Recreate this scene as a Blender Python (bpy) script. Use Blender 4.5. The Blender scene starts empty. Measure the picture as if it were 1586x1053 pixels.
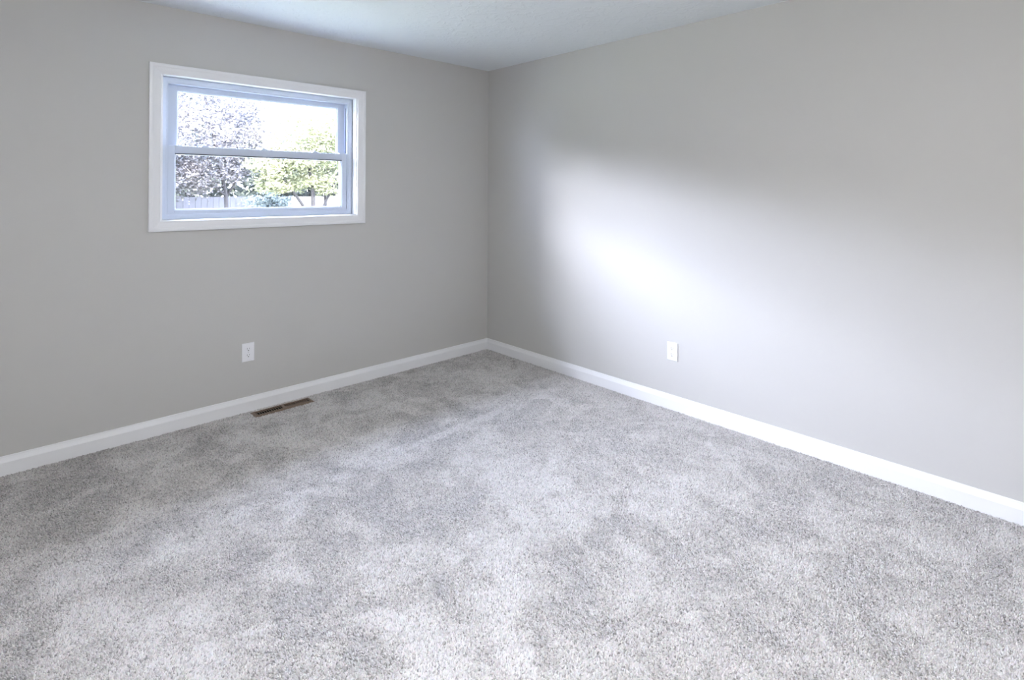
import bpy, math, random
import numpy as np
from mathutils import Vector, Matrix

random.seed(7)
rng = np.random.default_rng(11)
S = bpy.context.scene
COL = S.collection

# ------------------------------------------------------------------ camera
F_PX, YAW, PITCH, ROLL = 843.14, 0.758046, 0.005249, 0.003973
V0 = 288.80
CAM = Vector((-3.14976, -3.63613, 1.39718))
fw = Vector((math.sin(YAW)*math.cos(PITCH), math.cos(YAW)*math.cos(PITCH), math.sin(PITCH)))
rt = Vector((math.cos(YAW), -math.sin(YAW), 0))
up = rt.cross(fw)
r2 = rt*math.cos(ROLL) + up*math.sin(ROLL)
u2 = -rt*math.sin(ROLL) + up*math.cos(ROLL)
cd = bpy.data.cameras.new('camera')
cam = bpy.data.objects.new('camera', cd)
COL.objects.link(cam)
cd.sensor_fit = 'HORIZONTAL'
cd.sensor_width = 36.0
cd.lens = 36.0*F_PX/1586.0
cd.shift_x = 0.0
cd.shift_y = -(526.5 - V0)/1586.0
cd.clip_start = 0.02
cd.clip_end = 300
M = Matrix((r2, u2, -fw)).transposed().to_4x4()
M.translation = CAM
cam.matrix_world = M
S.camera = cam

# ------------------------------------------------------------------ light
SKY_COL = (0.76, 0.86, 1.17)
SKY = 46.0              # bright hazy sky outside the window
SKY_LOBES = [((0.95, 0.955, 1.02), 72.0, (-0.600, 0.760, 0.255), 25.0, 27.5),   # bright sky patch added left of the window axis to shape the wall light
          ((0.69, 0.84, 1.23), 58.0, (-0.20, 0.70, 0.69), 28.0, 48.0)]      # broad bluer patch added above it to light the floor
SUN = 60.0              # veiled sun behind the house, lights the yard only
SUN_COL = (1.0, 0.95, 0.84)
FILL_LAMP = 164.0            # glowing bowl added out of view to fill the room with light
FILL_LAMP_COL = (1.0, 0.985, 0.985)

W = bpy.data.worlds.new('sky')
S.world = W
W.use_nodes = True
nt = W.node_tree
nt.nodes.clear()
o_ = nt.nodes.new('ShaderNodeOutputWorld')
b_ = nt.nodes.new('ShaderNodeBackground')
b_.inputs['Color'].default_value = (*SKY_COL, 1)
b_.inputs['Strength'].default_value = SKY
tc_ = nt.nodes.new('ShaderNodeTexCoord')
last_ = b_
for col_, str_, dir_, in_, out_ in SKY_LOBES:      # bright lobes added to the sky: a soft-edged round patch each
    b2_ = nt.nodes.new('ShaderNodeBackground')
    b2_.inputs['Color'].default_value = (*col_, 1)
    dp_ = nt.nodes.new('ShaderNodeVectorMath'); dp_.operation = 'DOT_PRODUCT'
    dp_.inputs[1].default_value = Vector(dir_).normalized()
    mr_ = nt.nodes.new('ShaderNodeMapRange'); mr_.interpolation_type = 'SMOOTHSTEP'
    mr_.inputs['From Min'].default_value = math.cos(math.radians(out_))
    mr_.inputs['From Max'].default_value = math.cos(math.radians(in_))
    mr_.inputs['To Min'].default_value = 0.0; mr_.inputs['To Max'].default_value = str_
    ad_ = nt.nodes.new('ShaderNodeAddShader')
    nt.links.new(tc_.outputs['Generated'], dp_.inputs[0])
    nt.links.new(dp_.outputs['Value'], mr_.inputs['Value'])
    nt.links.new(mr_.outputs['Result'], b2_.inputs['Strength'])
    nt.links.new(last_.outputs[0], ad_.inputs[0]); nt.links.new(b2_.outputs[0], ad_.inputs[1])
    last_ = ad_
nt.links.new(last_.outputs[0], o_.inputs['Surface'])

sd = bpy.data.lights.new('sun', 'SUN')
sd.energy = SUN
sd.angle = math.radians(3)
sd.color = SUN_COL
sun = bpy.data.objects.new('sun', sd)
COL.objects.link(sun)
sun.rotation_euler = Vector((0.35, 0.95, -1.15)).to_track_quat('-Z', 'Y').to_euler()

pd = bpy.data.lights.new('window_daylight', 'AREA')     # portal: only guides sky sampling
pd.shape = 'RECTANGLE'
pd.size, pd.size_y = 1.16, 0.80
pd.cycles.is_portal = True
po = bpy.data.objects.new('window_daylight', pd)
COL.objects.link(po)
po.location = (-1.865, 0.19, 1.63)
po.rotation_euler = Vector((0, -1, 0)).to_track_quat('-Z', 'Y').to_euler()

S.view_settings.view_transform = 'Standard'
S.view_settings.look = 'None'
S.view_settings.exposure = 0.0
S.view_settings.gamma = 1.0
S.view_settings.use_curve_mapping = False
S.cycles.use_denoising = True
S.cycles.max_bounces = 12
S.cycles.diffuse_bounces = 6
S.cycles.transparent_max_bounces = 16
S.cycles.caustics_reflective = False
S.cycles.caustics_refractive = False
S.cycles.sample_clamp_indirect = 20.0

# ------------------------------------------------------------------ helpers
class MB:
    """collects vertices and faces for one mesh object"""
    def __init__(self):
        self.v, self.f = [], []
    def add(self, verts, faces):
        n = len(self.v)
        self.v += [tuple(p) for p in verts]
        self.f += [tuple(i+n for i in q) for q in faces]
        return self
    def box(self, x0, x1, y0, y1, z0, z1):
        return self.add([(x0,y0,z0),(x1,y0,z0),(x1,y1,z0),(x0,y1,z0),(x0,y0,z1),(x1,y0,z1),(x1,y1,z1),(x0,y1,z1)],
                        [(0,3,2,1),(4,5,6,7),(0,1,5,4),(1,2,6,5),(2,3,7,6),(3,0,4,7)])
    def ring(self, x0, x1, z0, z1, prof):
        """rectangular mitred frame in the XZ plane; prof = closed list of (inset, y)"""
        vs, fs, n = [], [], len(prof)
        for d, y in prof:
            vs += [(x0+d,y,z0+d),(x1-d,y,z0+d),(x1-d,y,z1-d),(x0+d,y,z1-d)]
        for k in range(n):
            a, b = 4*k, 4*((k+1) % n)
            for i in range(4):
                j = (i+1) % 4
                fs.append((a+i, a+j, b+j, b+i))
        return self.add(vs, fs)
    def prism(self, pts, fn):
        """closed 2-D outline pts, fn(p, t) -> 3-D at t=0 and t=1"""
        n = len(pts)
        vs = [fn(p, 0) for p in pts] + [fn(p, 1) for p in pts]
        fs = [(i, (i+1) % n, n+(i+1) % n, n+i) for i in range(n)]
        fs += [tuple(range(n))[::-1], tuple(range(n, 2*n))]
        return self.add(vs, fs)
    def lathe(self, prof, seg=48, c=(0,0,0)):
        vs, fs = [], []
        for r, z in prof:
            for k in range(seg):
                a = 2*math.pi*k/seg
                vs.append((c[0]+r*math.cos(a), c[1]+r*math.sin(a), c[2]+z))
        for i in range(len(prof)-1):
            for k in range(seg):
                k2 = (k+1) % seg
                fs.append((i*seg+k, i*seg+k2, (i+1)*seg+k2, (i+1)*seg+k))
        return self.add(vs, fs)
    def tube(self, pts, radii, seg=8):
        vs, fs = [], []
        pts = [Vector(p) for p in pts]
        for i, p in enumerate(pts):
            d = (pts[min(i+1, len(pts)-1)] - pts[max(i-1, 0)]).normalized()
            a = d.orthogonal().normalized(); b = d.cross(a)
            for k in range(seg):
                t = 2*math.pi*k/seg
                vs.append(p + (a*math.cos(t) + b*math.sin(t))*radii[i])
        for i in range(len(pts)-1):
            for k in range(seg):
                k2 = (k+1) % seg
                fs.append((i*seg+k, i*seg+k2, (i+1)*seg+k2, (i+1)*seg+k))
        n = len(pts)-1
        fs += [tuple(range(seg))[::-1], tuple(n*seg+k for k in range(seg))]
        return self.add(vs, fs)
    def build(self, name, mat, parent=None, smooth=False, bevel=0.0, loc=None):
        me = bpy.data.meshes.new(name)
        me.from_pydata(self.v, [], self.f)
        import bmesh
        bm = bmesh.new(); bm.from_mesh(me)
        bmesh.ops.recalc_face_normals(bm, faces=bm.faces)
        bm.to_mesh(me); bm.free()
        me.materials.append(mat)
        if smooth:
            me.polygons.foreach_set('use_smooth', [True]*len(me.polygons))
        ob = bpy.data.objects.new(name, me)
        COL.objects.link(ob)
        if loc: ob.location = loc
        if parent: ob.parent = parent
        if bevel:
            m = ob.modifiers.new('bevel', 'BEVEL')
            m.width = bevel; m.segments = 2; m.limit_method = 'ANGLE'
        return ob

def empty(name, loc, rz=0.0):
    o = bpy.data.objects.new(name, None)
    o.empty_display_size = 0.05
    o.location = loc; o.rotation_euler = (0, 0, rz)
    COL.objects.link(o)
    return o

def tag(o, label, cat, group=None, kind=None):
    o['label'] = label; o['category'] = cat
    if group: o['group'] = group
    if kind: o['kind'] = kind
    return o

def copy_tree(o, parent=None):
    c = o.copy(); COL.objects.link(c)
    if parent: c.parent = parent
    for ch in list(o.children): copy_tree(ch, c)
    return c

def mat(name, col, rough=0.5, spec=0.5, metal=0.0, bump=None, vary=None):
    m = bpy.data.materials.new(name); m.use_nodes = True
    t = m.node_tree; p = t.nodes['Principled BSDF']
    p.inputs['Base Color'].default_value = (*col, 1)
    p.inputs['Roughness'].default_value = rough
    p.inputs['Specular IOR Level'].default_value = spec
    p.inputs['Metallic'].default_value = metal
    tc = t.nodes.new('ShaderNodeTexCoord')
    if vary:                       # (scale, amount)
        n = t.nodes.new('ShaderNodeTexNoise'); n.inputs['Scale'].default_value = vary[0]; n.inputs['Detail'].default_value = 4
        t.links.new(tc.outputs['Object'], n.inputs['Vector'])
        mx = t.nodes.new('ShaderNodeMix'); mx.data_type = 'RGBA'
        mx.inputs[6].default_value = (*[c*(1-vary[1]) for c in col], 1)
        mx.inputs[7].default_value = (*[min(1, c*(1+vary[1])) for c in col], 1)
        t.links.new(n.outputs['Fac'], mx.inputs[0]); t.links.new(mx.outputs[2], p.inputs['Base Color'])
    if bump:                       # (scale, strength, distance)
        n = t.nodes.new('ShaderNodeTexNoise'); n.inputs['Scale'].default_value = bump[0]; n.inputs['Detail'].default_value = 5
        t.links.new(tc.outputs['Object'], n.inputs['Vector'])
        b = t.nodes.new('ShaderNodeBump'); b.inputs['Strength'].default_value = bump[1]; b.inputs['Distance'].default_value = bump[2]
        t.links.new(n.outputs['Fac'], b.inputs['Height']); t.links.new(b.outputs['Normal'], p.inputs['Normal'])
    return m

M_WALL = mat('grey_wall_paint', (0.548, 0.538, 0.518), 0.55, 0.30, bump=(160, 0.10, 0.002), vary=(0.8, 0.012))
M_CEIL = mat('white_ceiling_paint', (0.81, 0.845, 0.870), 0.85, 0.15)
M_TRIM = mat('white_trim_paint', (0.83, 0.83, 0.84), 0.32, 0.45, vary=(3, 0.01))
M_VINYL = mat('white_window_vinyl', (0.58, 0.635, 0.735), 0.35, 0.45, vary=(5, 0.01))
M_PLATE = mat('white_plastic', (0.84, 0.84, 0.86), 0.30, 0.5, vary=(20, 0.01))
M_SLOT = mat('dark_slot', (0.015, 0.015, 0.017), 0.7, 0.2, vary=(50, 0.1))
M_GASKET = mat('dark_gasket', (0.05, 0.05, 0.055), 0.6, 0.3, vary=(40, 0.1))
M_STEEL = mat('steel_screw', (0.70, 0.70, 0.70), 0.35, 0.5, 0.8, vary=(60, 0.05))
M_BROWN = mat('brown_register_enamel', (0.20, 0.140, 0.100), 0.42, 0.5, 0.25, vary=(30, 0.15))
M_DUCT = mat('dark_duct', (0.012, 0.010, 0.009), 0.8, 0.1, vary=(30, 0.2))
M_SUB = mat('subfloor', (0.33, 0.31, 0.29), 0.95, 0.05, vary=(60, 0.15))
M_SIDE = mat('house_siding', (0.62, 0.62, 0.60), 0.7, 0.2, vary=(3, 0.05))
M_SOFFIT = mat('soffit_paint', (0.45, 0.44, 0.42), 0.7, 0.2, vary=(3, 0.05))

# ceiling: stippled, brushed texture
t = M_CEIL.node_tree; p = t.nodes['Principled BSDF']
tc = t.nodes.new('ShaderNodeTexCoord')
n1 = t.nodes.new('ShaderNodeTexNoise'); n1.inputs['Scale'].default_value = 14; n1.inputs['Detail'].default_value = 6; n1.inputs['Distortion'].default_value = 1.6
rp = t.nodes.new('ShaderNodeValToRGB'); rp.color_ramp.elements[0].position = 0.50; rp.color_ramp.elements[1].position = 0.62
bu = t.nodes.new('ShaderNodeBump'); bu.inputs['Strength'].default_value = 0.35; bu.inputs['Distance'].default_value = 0.004
t.links.new(tc.outputs['Object'], n1.inputs['Vector']); t.links.new(n1.outputs['Fac'], rp.inputs[0])
t.links.new(rp.outputs[0], bu.inputs['Height']); t.links.new(bu.outputs['Normal'], p.inputs['Normal'])

def glass_mat():
    m = bpy.data.materials.new('window_glass'); m.use_nodes = True
    t = m.node_tree; t.nodes.clear()
    out = t.nodes.new('ShaderNodeOutputMaterial'); mix = t.nodes.new('ShaderNodeMixShader')
    tr = t.nodes.new('ShaderNodeBsdfTransparent'); gl = t.nodes.new('ShaderNodeBsdfGlossy')
    tr.inputs['Color'].default_value = (0.98, 0.98, 0.98, 1)
    gl.inputs['Roughness'].default_value = 0.0
    lw = t.nodes.new('ShaderNodeLayerWeight'); lw.inputs['Blend'].default_value = 0.5
    pw = t.nodes.new('ShaderNodeMath'); pw.operation = 'POWER'; pw.inputs[1].default_value = 5
    ma = t.nodes.new('ShaderNodeMath'); ma.operation = 'MULTIPLY_ADD'; ma.inputs[1].default_value = 0.93; ma.inputs[2].default_value = 0.045
    t.links.new(lw.outputs['Facing'], pw.inputs[0]); t.links.new(pw.outputs[0], ma.inputs[0])
    t.links.new(ma.outputs[0], mix.inputs[0]); t.links.new(tr.outputs[0], mix.inputs[1]); t.links.new(gl.outputs[0], mix.inputs[2])
    t.links.new(mix.outputs[0], out.inputs[0])
    return m
M_GLASS = glass_mat()

def screen_mat():
    m = bpy.data.materials.new('insect_screen_mesh'); m.use_nodes = True
    t = m.node_tree; t.nodes.clear()
    out = t.nodes.new('ShaderNodeOutputMaterial'); mix = t.nodes.new('ShaderNodeMixShader')
    tr = t.nodes.new('ShaderNodeBsdfTransparent'); df = t.nodes.new('ShaderNodeBsdfDiffuse')
    df.inputs['Color'].default_value = (0.055, 0.057, 0.062, 1)
    mix.inputs[0].default_value = 0.13
    t.links.new(tr.outputs[0], mix.inputs[1]); t.links.new(df.outputs[0], mix.inputs[2]); t.links.new(mix.outputs[0], out.inputs[0])
    return m
M_SCREEN = screen_mat()

def structure(o):
    o['kind'] = 'structure'; return o

# ------------------------------------------------------------------ room shell
H = 2.44
X0, Y0 = -4.25, -4.70             # far sides of the room, behind the camera
T = 0.15
JX0, JX1, JZ0, JZ1 = -2.462, -1.262, 1.212, 2.050      # rough opening = jamb face
FZ = -0.012                       # subfloor under the pile

w = MB()
w.box(X0-T, JX0, 0, T, FZ-0.1, H); w.box(JX1, T, 0, T, FZ-0.1, H)
w.box(JX0, JX1, 0, T, FZ-0.1, JZ0); w.box(JX0, JX1, 0, T, JZ1, H)
structure(w.build('wall_left', M_WALL))
structure(MB().box(0, T, Y0-T, 0, FZ-0.1, H).build('wall_right', M_WALL))
structure(MB().box(X0-T, X0, Y0-T, 0, FZ-0.1, H).build('wall_rear', M_WALL))
structure(MB().box(X0, 0, Y0-T, Y0, FZ-0.1, H).build('wall_front', M_WALL))
structure(MB().box(X0-T, T, Y0-T, T, H, H+0.12).build('ceiling', M_CEIL))

# floor with the duct hole of the register
VX0, VX1, VY0, VY1 = -1.9735, -1.6365, -0.1235, -0.0625
fl = MB()
fl.box(X0, VX0, Y0, 0, FZ-0.1, FZ); fl.box(VX1, 0, Y0, 0, FZ-0.1, FZ)
fl.box(VX0, VX1, Y0, VY0, FZ-0.1, FZ); fl.box(VX0, VX1, VY1, 0, FZ-0.1, FZ)
structure(fl.build('floor', M_SUB))

# baseboards (mitred in the corner)
BB = [(0.0,-0.012),(0.0135,-0.012),(0.0135,0.0565),(0.0125,0.0600),(0.0095,0.0690),(0.0065,0.0790),(0.0058,0.0850),(0.0040,0.0865),(0.0,0.0865)]
structure(MB().prism(BB, lambda q, s: ((X0 if s else -q[0]), -q[0], q[1])).build('baseboard_left', M_TRIM))
structure(MB().prism(BB, lambda q, s: (-q[0], (Y0 if s else -q[0]), q[1])).build('baseboard_right', M_TRIM))

# ------------------------------------------------------------------ window in the left wall
win = empty('window_1', (0, 0, 0))
structure(win)
MB().ring(-2.530, -1.194, 1.1474, 2.108, [(0,0),(0,-0.0150),(0.002,-0.0175),(0.010,-0.0185),(0.018,-0.0175),(0.0215,-0.0150),
     (0.028,-0.0140),(0.034,-0.0135),(0.050,-0.0110),(0.056,-0.0108),(0.0605,-0.0085),(0.0615,-0.006),(0.0615,0)]).build('casing', M_TRIM, win)
MB().ring(JX0-0.012, JX1+0.012, JZ0-0.012, JZ1+0.012, [(0,0.0),(0.0125,-0.001),(0.0125,0.0640),(0,0.0640)]).build('jamb_liner', M_TRIM, win)
# vinyl main frame, stepped, runs out to the outside
fr = MB().ring(JX0-0.001, JX1+0.001, JZ0-0.001, JZ1+0.001, [(0.002,0.062),(0.004,0.0595),(0.030,0.0595),(0.031,0.0615),(0.0395,0.0620),(0.0395,0.168),(0.0,0.168)])
frame = fr.build('frame', M_VINYL, win)
MB().ring(JX0-0.05, JX1+0.05, JZ0-0.05, JZ1+0.05, [(0,0.15),(0,0.175),(0.07,0.175),(0.07,0.15)]).build('outside_casing', M_VINYL, win)
# dark strip for the shaded gap between jamb liner and vinyl frame, balance slots in the side tracks
MB().box(JX1-0.0020, JX1-0.0004, 0.0570, 0.0597, JZ0+0.002, JZ1-0.002).build('gap_strip', M_GASKET, win)
FX0, FX1, FZ0, FZ1 = JX0+0.0385, JX1-0.0385, JZ0+0.0385, JZ1-0.0385
for sx in (0, 1):
    x = FX1 if sx else FX0
    MB().box(x-0.0015, x+0.0015, 0.079, 0.087, 1.655, FZ1-0.028).build('balance_slot', M_GASKET, frame)
# inner stop lip at the head in front of the upper sash
def sash(name, x0, x1, z0, z1, y0, y1, stile, top, bot):
    root = MB()
    gx0, gx1, gz0, gz1 = x0+stile, x1-stile, z0+bot, z1-top
    c = 0.003
    # stiles and rails as one mitre-free welded vinyl sash
    root.box(x0, gx0, y0, y1, z0, z1); root.box(gx1, x1, y0, y1, z0, z1)
    root.box(gx0, gx1, y0, y1, z0, gz0); root.box(gx0, gx1, y0, y1, gz1, z1)
    o = root.build(name, M_VINYL, win, bevel=0.0012)
    ym = (y0+y1)/2
    MB().ring(gx0-0.001, gx1+0.001, gz0-0.001, gz1+0.001, [(0,y0+0.004),(0.001,y0+0.003),(0.008,y0+0.0085),(0.008,y1-0.0085),(0.001,y1-0.003),(0,y1-0.004)]).build('glazing_bead', M_VINYL, o)
    MB().box(gx0, gx1, ym-0.003, ym+0.003, gz0, gz1).build('pane', M_GLASS, o)
    return o, (gx0, gx1, gz0, gz1)
up_s, ug = sash('upper_sash', FX0+0.004, FX1-0.004, 1.598, FZ1-0.001, 0.103, 0.131, 0.050, 0.030, 0.048)
lo_s, lg = sash('lower_sash', FX0+0.001, FX1-0.001, FZ0-0.002, 1.6480, 0.068, 0.098, 0.0360, 0.0440, 0.0170)
# dark gasket under the meeting rail, sash locks and tilt latches on top of it
gx0, gx1, gz0, gz1 = lg
MB().box(gx0+0.001, gx1-0.001, 0.0690, 0.0730, gz1-0.0055, gz1-0.0005).build('gasket', M_GASKET, lo_s)
for x in (-2.224, -1.874, -1.531):
    lk = MB()
    lk.prism([(-0.024,0),(0.024,0),(0.020,0.005),(0.010,0.008),(-0.012,0.008),(-0.020,0.004)], lambda q, s: (x+q[0], 0.074+0.016*s, 1.648+q[1]))
    k = lk.build('sash_lock', M_VINYL, lo_s, bevel=0.0008)
    MB().tube([(x+0.004,0.082,1.655),(x-0.006,0.079,1.6605),(x-0.020,0.076,1.6610),(x-0.030,0.074,1.6595)], [0.0050,0.0038,0.0030,0.0024], 8).build('lever', M_VINYL, k, smooth=True)
for xa, xb in ((FX0+0.004, FX0+0.075), (FX1-0.055, FX1-0.004)):
    MB().box(xa, xb, 0.071, 0.090, 1.6475, 1.6515).build('tilt_latch', M_VINYL, lo_s, bevel=0.001)
# half insect screen outside the lower sash
sc = MB().ring(FX0-0.001, FX1+0.001, FZ0-0.001, 1.640, [(0,0.142),(0.020,0.142),(0.020,0.154),(0,0.154)]).build('screen_frame', M_VINYL, win)
MB().box(FX0+0.017, FX1-0.017, 0.1478, 0.1482, FZ0+0.017, 1.622).build('screen_mesh', M_SCREEN, sc)

# ------------------------------------------------------------------ outlets
def receptacle_outline(r=0.0168, h=0.0142, n=10):
    """round face flattened at top and bottom"""
    a0 = math.asin(h/r)
    pts = []
    for k in range(n+1):
        a = -a0 + 2*a0*k/n; pts.append((r*math.cos(a), r*math.sin(a)))
    for k in range(n+1):
        a = math.pi - a0 + 2*a0*k/n; pts.append((r*math.cos(a), r*math.sin(a)))
    return pts

def make_outlet():
    """built facing -y, centred on its empty"""
    root = empty('wall_outlet', (0, 0, 0))
    pw, ph = 0.0365, 0.0575
    MB().ring(-pw, pw, -ph, ph, [(0,0),(0,-0.0030),(0.0012,-0.0050),(0.004,-0.0060),(0.0362,-0.0062),(0.0362,0)]).build('faceplate', M_PLATE, root)
    for zc in (0.0195, -0.0195):
        rc = MB().prism(receptacle_outline(), lambda q, s: (q[0], -0.0055-0.0026*s, zc+q[1])).build('receptacle', M_PLATE, root, bevel=0.0006)
        MB().box(-0.0075, -0.0053, -0.0084, -0.0075, zc-0.0010, zc+0.0085).build('slot', M_SLOT, rc)
        MB().box(0.0053, 0.0072, -0.0084, -0.0075, zc+0.0002, zc+0.0078).build('slot', M_SLOT, rc)
        hole = [(0.0026*math.cos(a), zc-0.0072+0.0026*math.sin(a)) for a in [math.pi*k/8 for k in range(9)]] + [(-0.0026, zc-0.0100), (0.0026, zc-0.0100)]
        MB().prism(hole, lambda q, s: (q[0], -0.0075-0.0009*s, q[1])).build('ground_hole', M_SLOT, rc)
    scw = [(0.0032*math.cos(2*math.pi*k/16), 0.0032*math.sin(2*math.pi*k/16)) for k in range(16)]
    MB().prism(scw, lambda q, s: (q[0], -0.0060-0.0012*s, q[1])).build('screw', M_STEEL, root)
    return root
out1 = make_outlet()
out1.location = (-1.9925, 0, 0.3655)
tag(out1, 'white duplex power outlet low on the window wall, above the floor vent', 'outlet', 'duplex outlets low on the walls')
out2 = copy_tree(out1)
out2.location = (0, -1.8115, 0.3640); out2.rotation_euler = (0, 0, -math.pi/2)
tag(out2, 'white duplex power outlet on the brightly lit windowless right wall', 'outlet', 'duplex outlets low on the walls')

# ------------------------------------------------------------------ floor register
reg = empty('floor_register', (-1.805, -0.093, -0.0035))
tag(reg, 'brown metal floor vent with two banks of slots set in the carpet', 'vent')
def regbuild(mb, name, m, parent, **k):
    mb.v = [(x+1.805, y+0.093, z) for x, y, z in mb.v]
    return mb.build(name, m, parent, **k)
# flange: rectangular ring lying flat
def flat_ring(mb, x0, x1, y0, y1, prof):
    vs, fs, n = [], [], len(prof)
    for d, z in prof:
        vs += [(x0+d,y0+d,z),(x1-d,y0+d,z),(x1-d,y1-d,z),(x0+d,y1-d,z)]
    for k in range(n):
        a, b = 4*k, 4*((k+1) % n)
        for i in range(4):
            j = (i+1) % 4; fs.append((a+i,a+j,b+j,b+i))
    mb.add(vs, fs)
fg = MB()
flat_ring(fg, -1.992, -1.618, -0.141, -0.045, [(0,-0.004),(0.001,-0.002),(0.012,0.0045),(0.016,0.0055),(0.0180,0.0055),(0.0190,0.0035),(0.0190,-0.004)])
flange = regbuild(fg, 'flange', M_BROWN, reg)
regbuild(MB().box(-1.812, -1.798, -0.1225, -0.0635, -0.004, 0.0050), 'centre_bar', M_BROWN, reg)
for b0, b1 in ((-1.9690, -1.8125), (-1.7975, -1.6410)):
    lv = MB()
    n = 11
    pitch = (b1-b0)/n
    for k in range(n+1):
        x = b0 + pitch*k
        lv.prism([(x-0.0017,0.0044),(x+0.0017,0.0044),(x+0.0013,0.0026),(x-0.0013,0.0026)], lambda q, s: (q[0], -0.1225+0.059*s, q[1]))
    regbuild(lv, 'louver', M_BROWN, reg)
dm = MB()
dm.box(VX0, VX1, VY0, VY1, -0.112, -0.108)
dm.box(VX0, VX0+0.001, VY0, VY1, -0.108, -0.006); dm.box(VX1-0.001, VX1, VY0, VY1, -0.108, -0.006)
dm.box(VX0, VX1, VY0, VY0+0.001, -0.108, -0.006); dm.box(VX0, VX1, VY1-0.001, VY1, -0.108, -0.006)
regbuild(dm, 'duct', M_DUCT, reg)
regbuild(MB().box(VX1-0.165, VX1-0.004, VY0+0.002, VY1-0.002, -0.0085, -0.0070), 'damper', M_BROWN, reg)

# ------------------------------------------------------------------ carpet pile: every tuft is geometry
def value_noise(x, y, scale, seed):
    r = np.random.default_rng(seed)
    g = r.random((256, 256))
    xs, ys = x/scale + 1000.3, y/scale + 1000.7
    xi, yi = np.floor(xs).astype(int), np.floor(ys).astype(int)
    fx, fy = xs-xi, ys-yi
    fx = fx*fx*(3-2*fx); fy = fy*fy*(3-2*fy)
    G = lambda a, b: g[a % 256, b % 256]
    return (G(xi,yi)*(1-fx)*(1-fy) + G(xi+1,yi)*fx*(1-fy) + G(xi,yi+1)*(1-fx)*fy + G(xi+1,yi+1)*fx*fy)

SP = 0.0044
gx = np.arange(-4.1, -0.0135, SP); gy = np.arange(-4.3, -0.0135, SP)
cx, cy = np.meshgrid(gx, gy)
cx = cx.ravel(); cy = cy.ravel()
cx = cx + rng.uniform(-0.42, 0.42, cx.size)*SP; cy = cy + rng.uniform(-0.42, 0.42, cy.size)*SP
front = (cx+3.134)*(1.995) + (cy+1.515)*2.134          # >0 towards the corner
keep = (front/2.92 > -0.35) & (cx < -0.015) & (cy < -0.015)
keep &= ~((cx > -1.990) & (cx < -1.620) & (cy > -0.139) & (cy < -0.047))
cx, cy = cx[keep], cy[keep]
N = cx.size
# brushed patches: the pile lies over in different directions
wob = value_noise(cx, cy, 0.16, 5)*0.16
ux, uy = cx*0.83 + cy*0.55 + wob, -cx*0.55 + cy*0.83 + wob
brush = 0.40*value_noise(ux, uy, 0.17, 1) + 0.32*value_noise(uy, ux, 0.08, 2) + 0.18*value_noise(cx, cy, 0.04, 3) + 0.12*value_noise(cx, cy, 0.55, 4)
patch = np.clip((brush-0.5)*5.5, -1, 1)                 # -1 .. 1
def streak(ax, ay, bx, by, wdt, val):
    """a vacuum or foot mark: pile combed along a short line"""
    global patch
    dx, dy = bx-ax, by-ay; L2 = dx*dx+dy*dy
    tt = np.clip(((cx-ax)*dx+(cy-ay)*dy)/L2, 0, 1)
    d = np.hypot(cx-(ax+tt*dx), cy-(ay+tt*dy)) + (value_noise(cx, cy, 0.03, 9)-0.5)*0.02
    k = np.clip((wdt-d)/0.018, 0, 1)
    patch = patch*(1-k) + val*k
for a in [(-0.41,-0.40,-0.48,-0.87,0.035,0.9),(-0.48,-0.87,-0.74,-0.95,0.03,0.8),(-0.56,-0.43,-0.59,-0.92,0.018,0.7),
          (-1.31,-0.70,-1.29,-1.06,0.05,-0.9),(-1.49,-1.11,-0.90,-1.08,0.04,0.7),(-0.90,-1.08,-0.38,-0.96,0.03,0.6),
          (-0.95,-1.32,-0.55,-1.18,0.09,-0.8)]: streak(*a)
lean_a = math.radians(225) + patch*1.1
bias = 0.0016 - 0.0012*patch
lx = bias*np.cos(lean_a) + rng.normal(0, 0.0021, N); ly = bias*np.sin(lean_a) + rng.normal(0, 0.0021, N)
hgt = 0.0092 + 0.0022*rng.normal(0, 1, N).clip(-1.8, 1.4) + 0.0006*patch
hgt *= np.where((cx > -0.03) | (cy > -0.03), 0.9, 1.0)
yawr = rng.uniform(0, 2*math.pi, N)
rad = SP*rng.uniform(0.72, 1.02, N)
V = np.empty((N, 5, 3), np.float32)
for k in range(4):
    V[:,k,0] = cx + rad*np.cos(yawr+k*math.pi/2); V[:,k,1] = cy + rad*np.sin(yawr+k*math.pi/2); V[:,k,2] = FZ + 0.0028
V[:,4,0] = cx + lx; V[:,4,1] = cy + ly; V[:,4,2] = FZ + hgt
V[:,:,0] = np.minimum(V[:,:,0], -0.0137); V[:,:,1] = np.minimum(V[:,:,1], -0.0137)
base = (np.arange(N)*5)[:,None]
Fc = np.concatenate([base+np.array([0,1,4]), base+np.array([1,2,4]), base+np.array([2,3,4]), base+np.array([3,0,4])], axis=1).reshape(-1)
me = bpy.data.meshes.new('carpet_pile')
me.vertices.add(N*5); me.vertices.foreach_set('co', V.reshape(-1))
me.loops.add(N*12); me.loops.foreach_set('vertex_index', Fc.astype(np.int32))
me.polygons.add(N*4)
me.polygons.foreach_set('loop_start', np.arange(N*4, dtype=np.int32)*3)
me.update(calc_edges=True)
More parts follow.
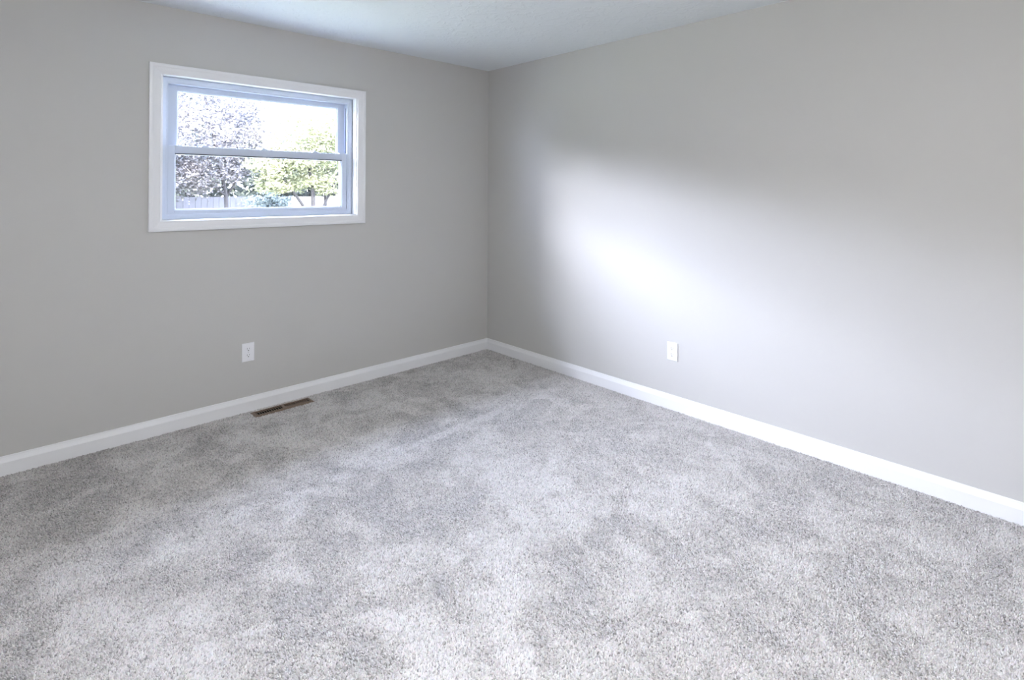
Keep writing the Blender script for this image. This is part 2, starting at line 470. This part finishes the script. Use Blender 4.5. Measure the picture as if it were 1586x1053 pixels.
# yarn colours: heathered greys and taupes per tuft, leaning-pile shading painted in by patch
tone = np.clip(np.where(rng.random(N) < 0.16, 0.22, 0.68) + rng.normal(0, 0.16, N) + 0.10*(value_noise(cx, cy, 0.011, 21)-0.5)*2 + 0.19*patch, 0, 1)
dark = np.array([0.25, 0.24, 0.232]); light = np.array([0.71, 0.685, 0.668])
rgb = dark + (light-dark)*tone[:,None]
rgb *= (1 + rng.normal(0, 0.02, (N,3)))
att = me.attributes.new('yarn', 'FLOAT_COLOR', 'POINT')
C4 = np.ones((N,5,4), np.float32); C4[:,:,:3] = np.clip(rgb,0,1)[:,None,:]
att.data.foreach_set('color', C4.reshape(-1))
m = mat('carpet_yarn', (0.5,0.5,0.5), 0.95, 0.05)
a_ = m.node_tree.nodes.new('ShaderNodeAttribute'); a_.attribute_name = 'yarn'
m.node_tree.links.new(a_.outputs['Color'], m.node_tree.nodes['Principled BSDF'].inputs['Base Color'])
m.node_tree.nodes['Principled BSDF'].inputs['Sheen Weight'].default_value = 0.0
me.materials.append(m)
pile = bpy.data.objects.new('carpet_pile', me)
COL.objects.link(pile)
tag(pile, 'grey and taupe cut pile carpet with brushed patches covering the whole floor', 'carpet', kind='stuff')

# ------------------------------------------------------------------ fill light added under the ceiling, out of view
lamp = empty('added_fill_lamp', (-2.75, -3.4, H))
tag(lamp, 'added fill light, a round glowing bowl on a short stem, unseen under the white ceiling', 'lamp')
MB().lathe([(0.0,0.0),(0.075,0.0),(0.078,-0.008),(0.06,-0.022),(0.012,-0.026),(0.010,-0.14),(0.0,-0.14)], 32).build('stem', M_STEEL, lamp, smooth=True)
mg = bpy.data.materials.new('fill_lamp_glow'); mg.use_nodes = True
pb = mg.node_tree.nodes['Principled BSDF']
pb.inputs['Emission Color'].default_value = (*FILL_LAMP_COL, 1); pb.inputs['Emission Strength'].default_value = FILL_LAMP
MB().lathe([(0.0001,-0.128),(0.08,-0.126),(0.150,-0.118),(0.166,-0.125),(0.164,-0.145),(0.145,-0.175),(0.10,-0.200),(0.05,-0.213),(0.0001,-0.217)]).build('bowl', mg, lamp, smooth=True)

# ------------------------------------------------------------------ outside
GZ = -0.50
M_LAWN = mat('lawn_grass', (0.172, 0.182, 0.135), 0.9, 0.1, vary=(2.5, 0.35))
M_FENCE = mat('weathered_fence_boards', (0.090, 0.088, 0.098), 0.85, 0.1, vary=(6, 0.25))
M_BARK = mat('grey_bark', (0.030, 0.028, 0.028), 0.9, 0.1, vary=(12, 0.3))
structure(MB().box(-40, 40, -20, 60, GZ-0.2, GZ).build('ground', M_LAWN))
rf = MB()
rf.prism([(0.80,2.455),(0.80,2.60),(-2.3,4.2),(-5.6,2.60),(-5.6,2.455),(-5.0,2.57),(0.15,2.57)], lambda q, s: (-9+14*s, q[0], q[1]))
structure(rf.build('roof', M_SOFFIT))
# house walls continuing beside the room
structure(MB().box(-9, X0-T, 0.0, T, GZ, 2.57).build('wall_outside', M_SIDE))
structure(MB().box(T, 5, 0.0, T, GZ, 2.57).build('wall_outside', M_SIDE))
structure(MB().box(X0-T, T, 0.02, T-0.002, GZ, FZ-0.1).build('wall_foundation', M_SIDE))

fence = empty('wooden_fence', (2, 12.95, GZ))
tag(fence, 'pale grey board fence at the back of the yard, low in the window', 'fence')
fb = MB()
x = -8.0
while x < 14:
    h = 1.655 + random.uniform(-0.008, 0.008)
    fb.box(x-2, x-2+0.138, 0.0, 0.02, 0.03, h)
    x += 0.146
fb.build('boards', M_FENCE, fence)
for z in (0.35, 1.35): MB().box(-10, 12, 0.02, 0.058, z, z+0.09).build('rail', M_FENCE, fence)
for k in range(10): MB().box(-10+2.44*k, -10+2.44*k+0.09, 0.058, 0.148, 0, 1.6).build('post', M_FENCE, fence)

def leaf_mat(name, c1, c2):
    m = bpy.data.materials.new(name); m.use_nodes = True
    t = m.node_tree; t.nodes.clear()
    out = t.nodes.new('ShaderNodeOutputMaterial'); mix = t.nodes.new('ShaderNodeMixShader'); mix.inputs[0].default_value = 0.18
    d = t.nodes.new('ShaderNodeBsdfDiffuse'); tl = t.nodes.new('ShaderNodeBsdfTranslucent')
    n = t.nodes.new('ShaderNodeTexNoise'); n.inputs['Scale'].default_value = 1.7; n.inputs['Detail'].default_value = 5
    tc = t.nodes.new('ShaderNodeTexCoord'); t.links.new(tc.outputs['Object'], n.inputs['Vector'])
    r = t.nodes.new('ShaderNodeValToRGB'); r.color_ramp.elements[0].position = 0.36; r.color_ramp.elements[1].position = 0.64
    r.color_ramp.elements[0].color = (*c1, 1); r.color_ramp.elements[1].color = (*c2, 1)
    t.links.new(n.outputs['Fac'], r.inputs[0])
    for s in (d, tl): t.links.new(r.outputs[0], s.inputs['Color'])
    t.links.new(d.outputs[0], mix.inputs[1]); t.links.new(tl.outputs[0], mix.inputs[2]); t.links.new(mix.outputs[0], out.inputs[0])
    return m
M_PLUM = leaf_mat('plum_leaves', (0.064, 0.068, 0.077), (0.160, 0.145, 0.149))
M_YELLOW = leaf_mat('yellow_green_leaves', (0.112, 0.126, 0.072), (0.205, 0.203, 0.122))
M_PALE = leaf_mat('pale_green_leaves', (0.075, 0.090, 0.068), (0.13, 0.145, 0.105))
M_TEAL = leaf_mat('blue_green_leaves', (0.050, 0.064, 0.066), (0.095, 0.114, 0.110))

def tree(name, label, cat, base, trunk, blobs, n, leaf, m, seed, group=None):
    """trunk = list of limb polylines (radius list); blobs = (centre, radii, share) of leafy masses"""
    r = np.random.default_rng(seed)
    root = empty(name, base)
    tag(root, label, cat, group)
    tb = MB()
    for pts, rads in trunk: tb.tube(pts, rads, 8)
    tb.build('trunk', M_BARK, root, smooth=True)
    tot = sum(b[2] for b in blobs)
    pts = []
    for c, rd, sh in blobs:
        k = int(n*sh/tot)
        nc = max(6, int(k/45))                                   # twigs: leaves come in clusters
        u = r.normal(size=(nc,3)); u /= np.linalg.norm(u, axis=1)[:,None]
        q = u*(r.random(nc)**0.40)[:,None]*np.array(rd) + np.array(c)
        idx = r.integers(0, nc, k)
        pts.append(q[idx] + r.normal(size=(k,3))*np.array([0.17,0.17,0.11])*min(1.0, max(rd)/1.2))
    P = np.concatenate(pts); K = len(P)
    a = r.normal(size=(K,3)); a[:,2] *= 0.6; a /= np.linalg.norm(a, axis=1)[:,None]
    b = np.cross(a, r.normal(size=(K,3))); b /= np.linalg.norm(b, axis=1)[:,None]
    L = leaf*r.uniform(0.7, 1.3, K)[:,None]
    nrm = np.cross(a, b)
    VV = np.stack([P-a*L, P+b*L*0.42+nrm*L*0.12, P+a*L, P-b*L*0.42+nrm*L*0.12], axis=1).reshape(-1,3)
    fm = bpy.data.meshes.new('foliage')
    fm.vertices.add(K*4); fm.vertices.foreach_set('co', VV.astype(np.float32).reshape(-1))
    fm.loops.add(K*4); fm.loops.foreach_set('vertex_index', np.arange(K*4, dtype=np.int32))
    fm.polygons.add(K); fm.polygons.foreach_set('loop_start', np.arange(K, dtype=np.int32)*4)
    fm.update(calc_edges=True); fm.materials.append(m)
    fo = bpy.data.objects.new('foliage', fm); COL.objects.link(fo); fo.parent = root
    return root

tree('plum_tree', 'purple-grey leafed tree filling the left half of the window view', 'tree', (1.05, 11.2, GZ),
     [([(0,0,0),(0.02,0,0.9),(-0.03,0,1.75),(-0.2,0.1,2.8),(-0.5,0.1,4.2)], [0.065,0.055,0.050,0.045,0.02]),
      ([(0,0,1.7),(0.5,0.1,2.6),(1.0,0,3.5)], [0.035,0.028,0.012]), ([(-0.02,0,1.7),(-0.9,-0.2,2.4),(-2.0,-0.2,2.9)], [0.035,0.026,0.012])],
     [((-1.0,0,3.7),(2.2,1.5,1.5),6),((-2.0,0,2.5),(1.3,1.1,0.75),2.5),((0.6,0,3.4),(1.2,1.1,1.0),2.4),((-0.5,0.2,2.5),(1.2,0.9,0.55),2.2),((-1.6,0.3,1.95),(1.3,0.8,0.35),1.4)], 42000, 0.042, M_PLUM, 3)
tree('maple_tree', 'yellow-green leafed tree filling the right half of the window view', 'tree', (1.25, 6.6, GZ),
     [([(0,0,0),(0.05,0,0.9),(0.02,0,1.8),(-0.1,0.1,2.8)], [0.05,0.045,0.04,0.015]),
      ([(0.02,0,1.3),(-0.4,0,1.9),(-0.8,0,2.4)], [0.03,0.022,0.01]), ([(0.02,0,1.1),(0.4,0,1.9),(0.75,0,2.7)], [0.03,0.022,0.01]),
      ([(0.30,0.1,0),(0.36,0.1,0.9),(0.30,0.1,1.9),(0.45,0.1,2.9)], [0.035,0.03,0.025,0.012])],
     [((-0.62,0,2.36),(0.52,0.5,0.34),2.6),((0.05,0.1,3.05),(0.95,0.9,0.75),4.5),((0.65,0,2.6),(0.75,0.7,0.6),2.2),((-0.70,0,1.98),(0.34,0.35,0.16),0.8),((0.15,0,2.0),(0.55,0.5,0.22),0.9)], 20000, 0.034, M_YELLOW, 4)
tree('ash_tree', 'pale green tree behind the fence at the right edge of the window', 'tree', (6.2, 14.0, GZ),
     [([(0,0,0),(0.1,0,1.5),(0.05,0,3.0),(0.3,0.1,5.0)], [0.10,0.09,0.07,0.02]),([(-0.7,0.1,0),(-0.85,0.1,1.5),(-1.1,0,3.0),(-1.2,0,4.6)], [0.08,0.07,0.05,0.02])],
     [((-1.6,0,3.4),(2.4,1.0,1.6),4),((1.2,0,3.4),(2.2,1.0,1.8),3)], 13000, 0.06, M_PALE, 5)
tree('garden_shrub', 'blue-green rounded shrub in front of the fence, middle of the window', 'shrub', (0.95, 8.55, GZ),
     [([(0,0,0),(0.05,0,0.7),(0.1,0,1.3)], [0.04,0.03,0.012])],
     [((0,0,0.95),(0.62,0.42,0.75),3),((0.30,0,1.60),(0.32,0.25,0.22),1)], 7000, 0.036, M_TEAL, 6)

# tall hedge added behind the fence to block low sky light
r = np.random.default_rng(8)
K = 85000
hx = r.uniform(-40, 14, K)
top = 5.9 + 0.5*np.sin(hx*0.9) + 0.35*np.sin(hx*2.3+1) - GZ*0
hz = r.random(K)*(top - 0.2)
hy = 16.5 + (r.random(K)-0.5)*1.6*(1-0.35*hz/6.0)
P = np.stack([hx, hy, hz], axis=1)
a = r.normal(size=(K,3)); a /= np.linalg.norm(a, axis=1)[:,None]
b = np.cross(a, r.normal(size=(K,3))); b /= np.linalg.norm(b, axis=1)[:,None]
L = 0.13*r.uniform(0.7, 1.3, K)[:,None]
VV = np.stack([P-a*L, P+b*L*0.6, P+a*L, P-b*L*0.6], axis=1).reshape(-1,3)
hm = bpy.data.meshes.new('light_block_hedge')
hm.vertices.add(K*4); hm.vertices.foreach_set('co', VV.astype(np.float32).reshape(-1))
hm.loops.add(K*4); hm.loops.foreach_set('vertex_index', np.arange(K*4, dtype=np.int32))
hm.polygons.add(K); hm.polygons.foreach_set('loop_start', np.arange(K, dtype=np.int32)*4)
hm.update(calc_edges=True); hm.materials.append(leaf_mat('hedge_leaves', (0.045, 0.053, 0.048), (0.075, 0.086, 0.073)))
ho = bpy.data.objects.new('light_block_hedge', hm); COL.objects.link(ho)
ho.location = (0, 0, GZ)
tag(ho, 'tall pale green hedge added beyond the fence to block low sky light, furthest back in the window view', 'hedge', kind='stuff')
